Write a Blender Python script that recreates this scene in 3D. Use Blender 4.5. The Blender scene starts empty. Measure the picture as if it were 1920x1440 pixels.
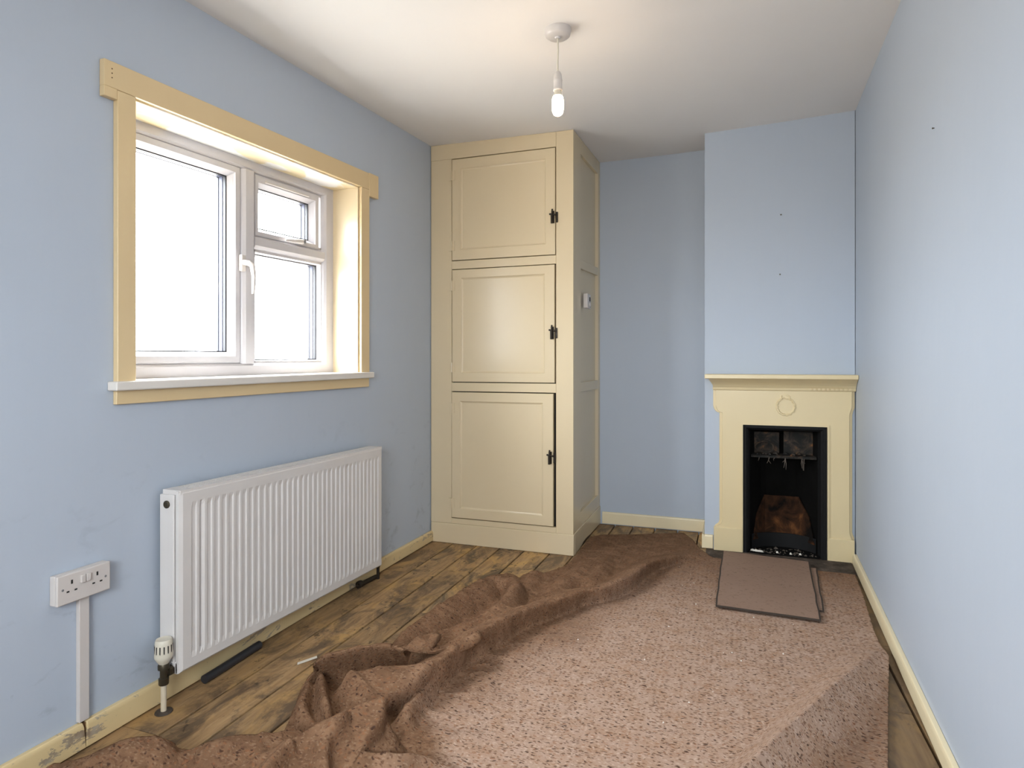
import bpy, bmesh, math, random
import numpy as np
from mathutils import Vector
random.seed(7)
rng = np.random.default_rng(11)
SC = bpy.context.scene
COL = SC.collection

# ---------------------------------------------------------------- camera
YAW = 0.33874
cam_d = bpy.data.cameras.new('camera')
cam = bpy.data.objects.new('camera', cam_d); COL.objects.link(cam)
cam.location = (1.7496, 0.0, 1.10)
cam.rotation_euler = (math.pi/2, 0, YAW)
cam_d.sensor_width = 36.0
cam_d.lens = 1165/1920*36
cam_d.shift_y = -40/1920
cam_d.clip_start = 0.02
SC.camera = cam

# ---------------------------------------------------------------- daylight, exposure
W = bpy.data.worlds.new('overcast_sky'); SC.world = W; W.use_nodes = True
bg = W.node_tree.nodes['Background']
bg.inputs[1].default_value = 8.0
# overcast sky: brighter towards the zenith, grey ground below the horizon
_t = W.node_tree
_tc = _t.nodes.new('ShaderNodeTexCoord'); _sx = _t.nodes.new('ShaderNodeSeparateXYZ'); _mr = _t.nodes.new('ShaderNodeMapRange'); _rp = _t.nodes.new('ShaderNodeValToRGB')
_t.links.new(_tc.outputs['Generated'], _sx.inputs[0]); _t.links.new(_sx.outputs[2], _mr.inputs[0])
_mr.inputs[1].default_value = -1; _mr.inputs[2].default_value = 1
_t.links.new(_mr.outputs[0], _rp.inputs[0]); _t.links.new(_rp.outputs[0], bg.inputs[0])
_e = _rp.color_ramp.elements
_e[0].position = .46; _e[0].color = (.31, .30, .28, 1)
_e[1].position = 1.0; _e[1].color = (.92, .96, 1.0, 1)
_k = _rp.color_ramp.elements.new(.50); _k.color = (.52, .54, .56, 1)
SC.view_settings.view_transform = 'Standard'
SC.view_settings.look = 'None'
SC.view_settings.gamma = 1.0
SC.view_settings.use_curve_mapping = False
SC.view_settings.exposure = 2.55
BULB = 13.5

def portal(name, loc, rot, sx, sy):
    l = bpy.data.lights.new(name, 'AREA'); l.shape = 'RECTANGLE'; l.size = sx; l.size_y = sy
    l.cycles.is_portal = True
    o = bpy.data.objects.new(name, l); COL.objects.link(o); o.location = loc; o.rotation_euler = rot
portal('window_daylight_portal', (-0.30, 2.04, 1.52), (0, -math.pi/2, 0), 0.95, 1.28)
portal('rear_fill_portal', (1.5, -1.22, 1.475), (math.pi/2, 0, 0), 1.1, 1.05)  # samples sky light through the added rear window

# ---------------------------------------------------------------- materials
def s2l(c):
    return tuple((x/12.92 if x <= .04045 else ((x+.055)/1.055)**2.4) for x in c)
def rgb(r, g, b):
    return s2l((r/255, g/255, b/255)) + (1,)
class NT:
    def __init__(self, name):
        self.m = bpy.data.materials.new(name); self.m.use_nodes = True
        self.t = self.m.node_tree; self.b = self.t.nodes['Principled BSDF']
    def n(self, kind, **kw):
        x = self.t.nodes.new(kind)
        for k, v in kw.items():
            if k.startswith('i_'):
                key = k[2:]; key = int(key) if key.isdigit() else key.replace('_', ' ')
                x.inputs[key].default_value = v
            else: setattr(x, k, v)
        return x
    def l(self, a, b): self.t.links.new(a, b)
    def obj(self): return self.n('ShaderNodeTexCoord').outputs['Object']
    def map(self, src, scale=(1, 1, 1), loc=(0, 0, 0), rot=(0, 0, 0)):
        m = self.n('ShaderNodeMapping'); m.inputs['Scale'].default_value = scale
        m.inputs['Location'].default_value = loc; m.inputs['Rotation'].default_value = rot
        self.l(src, m.inputs[0]); return m.outputs[0]
    def noise(self, vec, scale, detail=3, rough=.5, dist=0):
        x = self.n('ShaderNodeTexNoise'); x.inputs['Scale'].default_value = scale
        x.inputs['Detail'].default_value = detail; x.inputs['Roughness'].default_value = rough
        x.inputs['Distortion'].default_value = dist
        self.l(vec, x.inputs['Vector']); return x.outputs[0]
    def ramp(self, fac, stops, interp='LINEAR'):
        r = self.n('ShaderNodeValToRGB'); r.color_ramp.interpolation = interp
        e = r.color_ramp.elements
        while len(e) < len(stops): e.new(.5)
        for i, (p, c) in enumerate(stops):
            e[i].position = p; e[i].color = c if len(c) == 4 else tuple(c)+(1,)
        self.l(fac, r.inputs[0]); return r.outputs[0]
    def mix(self, fac, a, b, mode='MIX'):
        x = self.n('ShaderNodeMix', data_type='RGBA', blend_type=mode)
        for s, v in ((0, fac), (6, a), (7, b)):
            if isinstance(v, (int, float, tuple)): x.inputs[s].default_value = v
            else: self.l(v, x.inputs[s])
        return x.outputs[2]
    def math(self, op, a, b=None, clamp=False):
        x = self.n('ShaderNodeMath', operation=op, use_clamp=clamp)
        for s, v in ((0, a), (1, b)):
            if v is None: continue
            if isinstance(v, (int, float)): x.inputs[s].default_value = v
            else: self.l(v, x.inputs[s])
        return x.outputs[0]
    def bump(self, h, strength=.2, dist=.002, prev=None):
        x = self.n('ShaderNodeBump'); x.inputs['Strength'].default_value = strength
        x.inputs['Distance'].default_value = dist
        self.l(h, x.inputs['Height'])
        if prev is not None: self.l(prev, x.inputs['Normal'])
        return x.outputs[0]
    def done(self, color, rough=.5, normal=None, spec=.5, metal=0):
        b = self.b
        if isinstance(color, tuple): b.inputs['Base Color'].default_value = color
        else: self.l(color, b.inputs['Base Color'])
        if isinstance(rough, (int, float)): b.inputs['Roughness'].default_value = rough
        else: self.l(rough, b.inputs['Roughness'])
        b.inputs['Specular IOR Level'].default_value = spec
        b.inputs['Metallic'].default_value = metal
        if normal is not None: self.l(normal, b.inputs['Normal'])
        return self.m

BW = (0, 0, 0, 1); WH = (1, 1, 1, 1)
def blue_wall(name, dirt):
    t = NT(name); o = t.obj()
    base = t.mix(t.noise(o, 1.6, 4), rgb(181, 191, 204), rgb(189, 198, 210))
    base = t.mix(t.math('MULTIPLY', t.noise(t.map(o, (14, 14, 1.2)), 3, 4, .6), .10), base, rgb(166, 178, 194))
    if dirt:   # grey scuffs and rubs on the lower wall beside the socket
        sm = t.ramp(t.noise(t.map(o, (1, 3.0, 5.0)), 2.2, 6, .65, .6), [(.57, BW), (.68, WH)])
        sx = t.n('ShaderNodeSeparateXYZ'); t.l(o, sx.inputs[0])
        low = t.n('ShaderNodeMapRange'); t.l(sx.outputs[2], low.inputs[0])
        for i, v in ((1, .2), (2, 1.0), (3, 1.0), (4, 0.0)): low.inputs[i].default_value = v
        f = t.math('MULTIPLY', t.math('MULTIPLY', sm, low.outputs[0]), .27)
        base = t.mix(f, base, rgb(112, 122, 132))
    h = t.noise(o, 60, 4, .6)
    h2 = t.noise(o, 5, 3, .5)
    n = t.bump(h2, .25, .01, t.bump(h, .12, .0015))
    return t.done(base, .55, n, .35)
M = {}
M['wall'] = blue_wall('blue_wall_paint', False)
M['wall_dirty'] = blue_wall('scuffed_blue_wall_paint', True)

t = NT('ceiling_paint'); o = t.obj()
M['ceiling'] = t.done(t.mix(t.noise(o, 2, 4), rgb(232, 228, 224), rgb(238, 235, 231)), .8,
                      t.bump(t.noise(o, 4, 3), .25, .01, t.bump(t.noise(o, 70, 3), .06, .001)), .2)

def cream(name, a, b, rough, chips=0.0, chip_scale=9):
    t = NT(name); o = t.obj()
    c = t.mix(t.noise(o, 3, 4), rgb(*a), rgb(*b))
    r = rough
    if chips:
        k = t.ramp(t.noise(t.map(o, (1, .55, 1.6)), chip_scale, 8, .72, .4), [(chips, BW), (chips+.02, WH)])
        c = t.mix(k, c, t.mix(t.noise(o, 30, 3), rgb(120, 88, 52), rgb(196, 186, 168)))
    h = t.noise(t.map(o, (30, 30, 4)), 4, 3, .6)
    n = t.bump(h, .10, .0012, t.bump(t.noise(o, 9, 2), .10, .004))
    return t.done(c, r, n, .5)
M['cream'] = cream('cream_gloss_paint', (216, 197, 162), (222, 204, 170), .24)
M['cream_trim'] = cream('yellowed_cream_trim_paint', (220, 194, 148), (226, 202, 158), .34)
M['cream_chip'] = cream('chipped_cream_skirting_paint', (216, 190, 138), (226, 204, 158), .36, .575)
M['cream_clean'] = cream('cream_skirting_paint', (228, 212, 174), (234, 220, 186), .36, .70, 6)
M['cream_fire'] = cream('cream_fireplace_paint', (220, 201, 157), (226, 208, 167), .32)

t = NT('patched_reveal_paint'); o = t.obj()
k = t.ramp(t.noise(t.map(o, (3, 1, 1.3)), 3.2, 3, .5, .8), [(.47, BW), (.52, WH)])
M['reveal'] = t.done(t.mix(k, rgb(236, 218, 178), rgb(242, 240, 236)), .3, t.bump(t.noise(o, 14, 3), .15, .003), .5)

def plain(name, col, rough=.4, spec=.5, metal=0, bump=0, var=.04):
    t = NT(name); o = t.obj()
    c2 = tuple(max(0, x*(1-var*3)) for x in col[:3]) + (1,)
    c = t.mix(t.noise(o, 7, 4), c2, col)
    n = t.bump(t.noise(o, 80, 3), bump, .001) if bump else None
    return t.done(c, rough, n, spec, metal)
M['upvc'] = plain('white_window_plastic', rgb(204, 200, 202), .3)
M['gasket'] = plain('grey_window_gasket', rgb(24, 25, 32), .5)
M['spacer'] = plain('aluminium_glazing_spacer', rgb(58, 61, 80), .5)
M['sill'] = plain('off_white_sill_paint', rgb(232, 226, 218), .35, bump=.06)
M['rad'] = plain('white_radiator_enamel', rgb(226, 221, 217), .3)
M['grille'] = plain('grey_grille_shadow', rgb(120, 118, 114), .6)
M['plastic'] = plain('white_plastic', rgb(214, 207, 202), .32)
M['plastic_old'] = plain('aged_cream_plastic', rgb(222, 214, 196), .4)
M['dark'] = plain('dark_hole', rgb(30, 28, 27), .8)
M['bronze'] = plain('tarnished_brass', rgb(82, 74, 60), .4, metal=.7)
M['chrome'] = plain('chrome', rgb(190, 188, 186), .2, metal=1)
M['pipe_white'] = plain('painted_pipe', rgb(214, 200, 176), .4)
M['black_pipe'] = plain('black_plastic_pipe', rgb(46, 46, 50), .45)
M['iron'] = plain('black_cast_iron', rgb(24, 24, 25), .7, .25, var=.12, bump=.3)
M['latch'] = plain('blackened_iron_latch', rgb(44, 36, 28), .5, metal=.4)
M['soot'] = plain('soot', rgb(20, 19, 18), .95, .1, bump=.4, var=.2)
M['ash'] = plain('ash_and_grit', rgb(120, 110, 100), .95, .1, var=.25)
M['paper'] = plain('white_paper_scrap', rgb(232, 226, 214), .8)
M['grey_btn'] = plain('grey_button', rgb(128, 128, 130), .4)
M['raw_wood'] = plain('bare_brown_wood', rgb(110, 76, 44), .8, var=.15)
M['crack'] = plain('dusty_crack_filler', rgb(74, 62, 48), .9)

t = NT('rusty_firebrick'); o = t.obj()
c = t.ramp(t.noise(o, 9, 6, .6, .5), [(.40, rgb(20, 17, 15)), (.56, rgb(62, 40, 26)), (.70, rgb(112, 72, 42))])
M['firebrick'] = t.done(c, .9, t.bump(t.noise(o, 60, 4), .4, .003), .1)
t = NT('rusted_throat_plate'); o = t.obj()
c = t.ramp(t.noise(o, 14, 6, .65, .8), [(.44, rgb(34, 33, 31)), (.58, rgb(66, 56, 47)), (.70, rgb(128, 84, 50))])
M['throat'] = t.done(c, .8, t.bump(t.noise(o, 50, 4), .5, .004), .25)
t = NT('brown_hardboard'); o = t.obj()
c = t.mix(t.noise(o, 3, 5), rgb(136, 110, 94), rgb(152, 126, 109))
c = t.mix(t.math('MULTIPLY', t.ramp(t.noise(o, 60, 4, .7), [(.55, BW), (.7, WH)]), .55), c, rgb(88, 68, 56))
M['board'] = t.done(c, .75, t.bump(t.noise(o, 200, 3), .15, .001), .2)
M['board_edge'] = plain('dark_board_edge', rgb(78, 68, 61), .8, .2, var=.15)
t = NT('dusty_slate'); o = t.obj()
c = t.ramp(t.noise(o, 12, 6, .65), [(.35, rgb(58, 52, 48)), (.6, rgb(92, 82, 74)), (.75, rgb(128, 116, 104))])
M['hearth'] = t.done(c, .9, t.bump(t.noise(o, 60, 4), .4, .003), .1)

def planks_mat(name, dark):
    t = NT(name); o = t.obj()
    oi = t.n('ShaderNodeObjectInfo')
    off = t.n('ShaderNodeVectorMath', operation='SCALE'); off.inputs['Scale'].default_value = 37.0
    cx = t.n('ShaderNodeCombineXYZ')
    for i in range(3): t.l(oi.outputs['Random'], cx.inputs[i])
    t.l(cx.outputs[0], off.inputs[0])
    add = t.n('ShaderNodeVectorMath', operation='ADD'); t.l(o, add.inputs[0]); t.l(off.outputs[0], add.inputs[1])
    v = add.outputs[0]
    g = t.noise(t.map(v, (26, 1.6, 1)), 3, 6, .62, .5)
    c = t.ramp(g, [(.28, rgb(146, 113, 78)), (.5, rgb(178, 144, 102)), (.70, rgb(196, 164, 120))])
    y = t.ramp(t.noise(t.map(v, (2.6, 1.0, 1)), 3.0, 6, .64, .9), [(.48, BW), (.62, WH)])       # worn yellow patches
    c = t.mix(t.math('MULTIPLY', y, .7), c, rgb(206, 164, 100))
    d = t.ramp(t.noise(t.map(v, (2.4, 1.2, 1), (5, 9, 2)), 3.4, 9, .70, .8), [(.45, BW), (.60, WH)])    # old dark stain
    c = t.mix(t.math('MULTIPLY', d, .85), c, rgb(84, 70, 58))
    d2 = t.ramp(t.noise(t.map(v, (5, 1.6, 1), (2, 4, 7)), 5.0, 6, .65, .8), [(.58, BW), (.66, WH)])
    c = t.mix(t.math('MULTIPLY', d2, .6), c, rgb(92, 80, 68))
    s = t.ramp(t.noise(t.map(v, (1, .6, 1), (1, 3, 8)), 26, 3, .6, .3), [(.64, BW), (.69, WH)])
    c = t.mix(t.math('MULTIPLY', s, .75), c, rgb(52, 42, 34))
    if dark: c = t.mix(.66, c, rgb(62, 54, 47))
    c = t.mix(t.math('MULTIPLY', oi.outputs['Random'], .42), c, rgb(124, 98, 70))
    n = t.bump(g, .25, .002)
    return t.done(c, .58, n, .35)
M['plank'] = planks_mat('worn_stained_floorboard', False)
M['plank_dark'] = planks_mat('dark_stained_floorboard', True)

# carpet: rows of short woven flecks, laid out in the flat rest coordinates of the cloth
t = NT('brown_flecked_carpet')
uv = t.n('ShaderNodeUVMap', uv_map='rest').outputs[0]
cloth = t.obj()
wob = t.n('ShaderNodeVectorMath', operation='SCALE'); wob.inputs['Scale'].default_value = .022
nz = t.n('ShaderNodeTexNoise'); nz.inputs['Scale'].default_value = 42; nz.inputs['Detail'].default_value = 2
t.l(cloth, nz.inputs['Vector']); t.l(nz.outputs['Color'], wob.inputs[0])
add = t.n('ShaderNodeVectorMath', operation='ADD'); t.l(cloth, add.inputs[0]); t.l(wob.outputs[0], add.inputs[1])
def vor(scale, loc):
    v = t.n('ShaderNodeTexVoronoi'); v.inputs['Scale'].default_value = 1.0; v.inputs['Randomness'].default_value = .9
    t.l(t.map(add.outputs[0], scale, loc), v.inputs['Vector']); return v
# folds' flank shade painted into the browner unworn edges; faded pinkish tan mid-room
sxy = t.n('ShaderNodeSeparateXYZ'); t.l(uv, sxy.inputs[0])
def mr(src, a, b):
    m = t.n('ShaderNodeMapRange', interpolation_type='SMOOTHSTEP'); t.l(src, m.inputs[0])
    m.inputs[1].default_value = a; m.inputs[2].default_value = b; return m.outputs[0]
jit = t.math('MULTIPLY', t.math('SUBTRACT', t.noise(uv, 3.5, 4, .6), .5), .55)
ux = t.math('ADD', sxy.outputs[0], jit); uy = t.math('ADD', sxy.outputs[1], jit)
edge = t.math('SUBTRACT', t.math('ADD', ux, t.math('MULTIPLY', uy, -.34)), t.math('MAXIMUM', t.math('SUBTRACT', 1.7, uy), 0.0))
kx = t.math('SUBTRACT', ux, t.math('MULTIPLY', uy, .505))  # deeper brown past the near-right fold, standing in for its flank shade
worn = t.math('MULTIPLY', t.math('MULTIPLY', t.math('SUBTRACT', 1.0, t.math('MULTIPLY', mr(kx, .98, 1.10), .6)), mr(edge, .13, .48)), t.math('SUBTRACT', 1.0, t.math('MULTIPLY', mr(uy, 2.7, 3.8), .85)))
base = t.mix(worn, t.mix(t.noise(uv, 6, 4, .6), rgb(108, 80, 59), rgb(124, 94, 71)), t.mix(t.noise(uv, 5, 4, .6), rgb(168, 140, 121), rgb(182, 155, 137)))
base = t.mix(t.math('MULTIPLY', t.ramp(t.noise(uv, 14, 5, .65), [(.42, BW), (.66, WH)]), .55), base, rgb(158, 122, 94))
def fleck(base, scale, loc, lo, hi, share, col, amt):
    v = vor(scale, loc)
    m = t.ramp(v.outputs['Distance'], [(lo, WH), (hi, BW)])
    sx = t.n('ShaderNodeSeparateColor'); t.l(v.outputs['Color'], sx.inputs[0])
    pick = t.math('LESS_THAN', sx.outputs[0], share)
    f = t.math('MULTIPLY', t.math('MULTIPLY', m, pick), amt)
    return t.mix(f, base, col), f
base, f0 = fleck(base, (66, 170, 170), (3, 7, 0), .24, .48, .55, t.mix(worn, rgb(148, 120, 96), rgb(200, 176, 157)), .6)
base, f1 = fleck(base, (58, 140, 140), (0, 0, 0), .24, .46, .62, rgb(104, 74, 56), .75)
base, f2 = fleck(base, (50, 120, 120), (9, 2, 0), .20, .40, .42, rgb(140, 95, 66), .65)
base, f3 = fleck(base, (42, 104, 104), (4, 11, 0), .18, .34, .40, rgb(66, 46, 38), .85)
hh = t.math('ADD', t.math('MULTIPLY', t.noise(t.map(cloth, (60, 170, 170)), 1.0, 3, .6), .8), t.math('MULTIPLY', t.noise(cloth, 300, 3, .7), .5))
hh = t.math('SUBTRACT', hh, t.math('MULTIPLY', f1, .6))
n = t.bump(hh, .6, .005)
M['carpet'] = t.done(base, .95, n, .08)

t = NT('window_glass'); tr = t.n('ShaderNodeBsdfTransparent'); gl = t.n('ShaderNodeBsdfGlossy')
gl.inputs['Roughness'].default_value = .02; tr.inputs[0].default_value = (.97, .98, .98, 1)
ly = t.n('ShaderNodeFresnel'); ly.inputs['IOR'].default_value = 1.45
ge = t.n('ShaderNodeNewGeometry')
mx = t.n('ShaderNodeMixShader'); t.l(t.math('MULTIPLY', ly.outputs[0], t.math('SUBTRACT', 1.0, ge.outputs['Backfacing'])), mx.inputs[0]); t.l(tr.outputs[0], mx.inputs[1]); t.l(gl.outputs[0], mx.inputs[2])
t.l(mx.outputs[0], t.t.nodes['Material Output'].inputs[0]); M['glass'] = t.m

t = NT('lit_frosted_bulb'); t.done(rgb(255, 240, 215), .4)
t.b.inputs['Emission Color'].default_value = (1.0, .72, .44, 1); t.b.inputs['Emission Strength'].default_value = BULB
M['bulb'] = t.m

# ---------------------------------------------------------------- mesh helpers
class MB:
    def __init__(self): self.v = []; self.f = []
    def add(self, vs, fs):
        k = len(self.v); self.v += [tuple(map(float, p)) for p in vs]
        self.f += [tuple(i+k for i in f) for f in fs]; return self
    def box(self, x0, x1, y0, y1, z0, z1):
        return self.add([(x0,y0,z0),(x1,y0,z0),(x1,y1,z0),(x0,y1,z0),(x0,y0,z1),(x1,y0,z1),(x1,y1,z1),(x0,y1,z1)],
                        [(3,2,1,0),(4,5,6,7),(0,1,5,4),(1,2,6,5),(2,3,7,6),(3,0,4,7)])
    def prism(self, poly, fn, a, b):
        """poly of 2d points, fn(p, q, h) -> xyz, extruded from h=a to h=b"""
        n = len(poly)
        vs = [fn(p, q, a) for p, q in poly] + [fn(p, q, b) for p, q in poly]
        return self.add(vs, [tuple(range(n))[::-1], tuple(range(n, 2*n))] + [(i, (i+1) % n, n+(i+1) % n, n+i) for i in range(n)])
    def loft(self, rings, close=True, caps=True):
        n = len(rings[0]); vs = [p for r in rings for p in r]; fs = []
        for j in range(len(rings)-1):
            for i in range(n if close else n-1):
                a = j*n+i; b = j*n+(i+1) % n; fs.append((a, b, b+n, a+n))
        if caps and close:
            fs.append(tuple(range(n))[::-1]); fs.append(tuple(range((len(rings)-1)*n, len(rings)*n)))
        return self.add(vs, fs)
    def lathe(self, prof, c, seg=24, axis='z'):
        rings = []
        for r, h in prof:
            ring = []
            for i in range(seg):
                a = 2*math.pi*i/seg; p, q = r*math.cos(a), r*math.sin(a)
                ring.append({'z': (c[0]+p, c[1]+q, c[2]+h), 'y': (c[0]+q, c[1]+h, c[2]+p), 'x': (c[0]+h, c[1]+p, c[2]+q)}[axis])
            rings.append(ring)
        return self.loft(rings)
    def tube(self, pts, r, seg=10):
        pts = [Vector(p) for p in pts]; rings = []
        rs = r if isinstance(r, (list, tuple)) else [r]*len(pts)
        up = None
        for i, p in enumerate(pts):
            d = (pts[min(i+1, len(pts)-1)] - pts[max(i-1, 0)]).normalized()
            if up is None: up = d.orthogonal().normalized()
            up = (up - d*up.dot(d)).normalized(); s = d.cross(up)
            rings.append([tuple(p + (up*math.cos(2*math.pi*k/seg) + s*math.sin(2*math.pi*k/seg))*rs[i]) for k in range(seg)])
        return self.loft(rings)
    def rings_yz(self, rects, closed=False):
        """mitred frame on the side wall: rects of (y0, y1, z0, z1, x)"""
        rr = [[(x, y0, z0), (x, y1, z0), (x, y1, z1), (x, y0, z1)] for y0, y1, z0, z1, x in rects]
        if closed: rr = rr + [rr[0]]
        return self.loft(rr, True, False)
    def rings_xz(self, rects, closed=False):
        rr = [[(x0, y, z0), (x1, y, z0), (x1, y, z1), (x0, y, z1)] for x0, x1, z0, z1, y in rects]
        if closed: rr = rr + [rr[0]]
        return self.loft(rr, True, False)
    def build(self, name, m, parent=None, bevel=0, smooth=False, warp=None, loc=None, sub=0, seg=2):
        vs = self.v
        if warp: vs = [warp(*p) for p in vs]
        off = Vector(parent['woff']) if parent is not None else Vector(loc or (0, 0, 0))
        me = bpy.data.meshes.new(name)
        me.from_pydata([tuple(Vector(p)-off) for p in vs], [], self.f); me.update()
        bm = bmesh.new(); bm.from_mesh(me); bmesh.ops.recalc_face_normals(bm, faces=bm.faces); bm.to_mesh(me); bm.free()
        o = bpy.data.objects.new(name, me); COL.objects.link(o)
        if m is not None: me.materials.append(M[m] if isinstance(m, str) else m)
        if parent is not None: o.parent = parent
        else: o.location = off
        o['woff'] = tuple(off)
        if bevel:
            b = o.modifiers.new('bevel', 'BEVEL'); b.width = bevel; b.segments = seg; b.limit_method = 'ANGLE'; b.angle_limit = math.radians(35)
        if sub:
            s = o.modifiers.new('sub', 'SUBSURF'); s.levels = sub; s.render_levels = sub
        if smooth or bevel:
            for p in me.polygons: p.use_smooth = True
            if bevel and not smooth:
                w = o.modifiers.new('wn', 'WEIGHTED_NORMAL'); w.keep_sharp = True
                try: me.set_sharp_from_angle(angle=math.radians(50))
                except Exception: pass
            elif smooth:
                try: me.set_sharp_from_angle(angle=math.radians(48))
                except Exception: pass
        return o
def tag(o, label=None, cat=None, group=None, kind=None):
    if label: o['label'] = label
    if cat: o['category'] = cat
    if group: o['group'] = group
    if kind: o['kind'] = kind
    return o
def thing(name, loc, label, cat, group=None, kind=None):
    o = bpy.data.objects.new(name, None); COL.objects.link(o); o.location = loc; o['woff'] = tuple(map(float, loc))
    o.empty_display_size = .05
    return tag(o, label, cat, group, kind)
def B(*a): return MB().box(*a)

# ---------------------------------------------------------------- room dimensions
def zc(x, y):                      # the old ceiling is not level
    return 2.2358 - .0032*x + .0584*max(y, .6) + .0161*x*x - .0059*x*y
def xr(y): return 2.395 - .0465*(3.805-y)          # right wall is out of square
YB, YCH, XCH, YC, XC = 4.213, 3.86, 1.603, 3.451, .904
Y0 = -1.10
# ---------------------------------------------------------------- setting: floor
fl = B(-.3, 2.75, Y0-.1, 4.5, -.14, -.0225).build('floor', 'crack')
tag(fl, 'bare timber floor of worn stained boards under the carpet', 'floor', kind='structure')
seams = [0, .154, .308, .458, .608, .763, .9, 1.01, 1.134, 1.277, 1.421, 1.554, 1.70, 1.85, 2.0, 2.15, 2.29, 2.425]
joints = {0: [.2, 1.385, 2.9], 1: [.55, 2.157], 2: [1.05, 3.0], 3: [-.2, 2.45], 4: [1.6], 5: [.4, 3.1], 6: [2.0], 7: [.1, 2.7], 8: [1.2],
          9: [2.2], 10: [.8], 11: [1.9], 12: [.3, 2.8], 13: [1.5], 14: [.9, 3.3], 15: [.2, 2.25], 16: [1.2, 3.1]}
for i in range(len(seams)-1):
    cuts = [Y0+.01] + joints.get(i, []) + [YB-.002]
    for a, b in zip(cuts[:-1], cuts[1:]):
        x0, x1 = seams[i], seams[i+1]; g = .0040; dz = random.uniform(-.0015, .0)
        sk = random.uniform(-.001, .001)
        mb = MB().prism([(x0+g, a+.0015), (x1-g, a+.0015), (x1-g+sk, b-.0015), (x0+g+sk, b-.0015)], lambda p, q, h: (p, q, h), -.0225, dz)
        dark = i >= 14 or a > 3.2 and i > 6
        mb.build('plank', 'plank_dark' if dark else 'plank', fl, bevel=.0015, seg=1)

# ---------------------------------------------------------------- setting: walls and ceiling
ZT = 2.62
OY0, OY1, OZ0, OZ1 = 1.424, 2.660, 1.045, 1.976        # window opening in wall_left
WK, WT = .042, .0065
def ww(x, y, z): return (x, y, z + (WK*(z-1.06)+WT)*(y-2.66) if z > .9 else z)
wl = MB()
wl.box(-.30, 0, Y0-.1, OY0, -.02, ZT).box(-.30, 0, OY1, 4.40, -.02, ZT)
def sheared(y0, y1, z0, z1, x0=-.30, x1=0):
    m = MB().box(x0, x1, y0, y1, z0, z1); return m
m1 = MB().box(-.30, 0, OY0, OY1, OZ1, ZT); m2 = MB().box(-.30, 0, OY0, OY1, -.02, OZ0)
for q in (m1, m2):
    vs = [ww(*p) if abs(p[2]-OZ1) < 1e-6 or abs(p[2]-OZ0) < 1e-6 else p for p in q.v]; wl.add(vs, q.f)
o = wl.build('wall_left', 'wall_dirty'); tag(o, 'pale blue painted wall with the window and the radiator', 'wall', kind='structure')
o = B(0, 2.6, YB, YB+.2, -.02, ZT).build('wall_back', 'wall'); tag(o, 'pale blue painted end wall of the alcove beside the cupboard', 'wall', kind='structure')
m = MB().prism([(xr(Y0), Y0), (xr(4.3), 4.3), (xr(4.3)+.2, 4.3), (xr(Y0)+.2, Y0)], lambda p, q, h: (p, q, h), -.02, ZT)
o = m.build('wall_right', 'wall'); tag(o, 'plain pale blue wall running from fireplace towards the viewer', 'wall', kind='structure')
# rear wall behind the viewer, with an added opening that lets in fill light
RX0, RX1, RZ0, RZ1 = .95, 2.05, .95, 2.0
m = MB().box(-.3, RX0, Y0-.1, Y0, -.02, ZT).box(RX1, 2.6, Y0-.1, Y0, -.02, ZT).box(RX0, RX1, Y0-.1, Y0, RZ1, ZT).box(RX0, RX1, Y0-.1, Y0, -.02, RZ0)
o = m.build('wall_rear', 'wall'); tag(o, 'pale blue wall behind the viewer with an added opening for fill light', 'wall', kind='structure')
# chimney breast with the fire opening cut through it
FX0, FX1, FZ = 1.815, 2.254, .742
m = MB().box(XCH, FX0, YCH, YB-.001, 0, ZT-.1).box(FX1, 2.395, YCH, YB-.001, 0, ZT-.1).box(FX0, FX1, YCH, YB-.001, FZ, ZT-.1)
m.v = [(x, y, min(z, zc(x, y)+.004)) for x, y, z in m.v]
o = m.build('wall_chimney', 'wall'); tag(o, 'pale blue chimney breast above the cream fireplace', 'wall', kind='structure')
# ceiling: gently uneven sheet
nx, ny = 14, 30
xs = np.linspace(-.05, 2.55, nx); ys = np.linspace(Y0-.05, YB+.08, ny)
m = MB(); vs = [(x, y, zc(x, y)) for y in ys for x in xs] + [(x, y, ZT+.06) for y in ys for x in xs]
fs = []
for j in range(ny-1):
    for i in range(nx-1):
        a = j*nx+i; fs.append((a, a+nx, a+nx+1, a+1)); k = nx*ny; fs.append((k+a, k+a+1, k+a+nx+1, k+a+nx))
m.add(vs, fs)
o = m.build('ceiling', 'ceiling', smooth=True); tag(o, 'uneven white plaster ceiling', 'ceiling', kind='structure')

# ---------------------------------------------------------------- skirting boards
def skirt_prof(t, h, ch=.012): return [(0, .005), (t, .005), (t, h-ch), (t-.006, h), (0, h)]
def zsl(y): return .0855 - .006*y
bl = thing('baseboard_left', (0, 1, 0), 'chipped cream skirting along the blue window wall', 'baseboard', kind='structure')
def sk_piece(a, b, n=2, jag=0):
    rings = []
    for k in range(n+1):
        y = a+(b-a)*k/n
        rings.append([(p+.0005, y + (jag*(.3-z*8) if k == n and jag > 0 else (jag*(.6-z*5) if k == 0 and jag < 0 else 0)), z) for p, z in skirt_prof(.020, zsl(y))])
    return MB().loft(rings)
sk_piece(Y0+.02, 1.262, 6, .012).build('board', 'cream_chip', bl, bevel=.002)
sk_piece(1.272, 3.449, 8, -.012).build('board', 'cream_chip', bl, bevel=.002)
B(.0005, .012, 1.25, 1.288, 0, .074).build('exposed_timber', 'raw_wood', bl)
def zskb(x): return .0845
m = MB().prism(skirt_prof(.016, .084), lambda p, q, h: (h, YB-.0005-p, q), .922, 1.602)
o = m.build('baseboard_back', 'cream_clean', bevel=.002); tag(o, 'cream skirting along the alcove between cupboard and chimney breast', 'baseboard', kind='structure')
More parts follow.
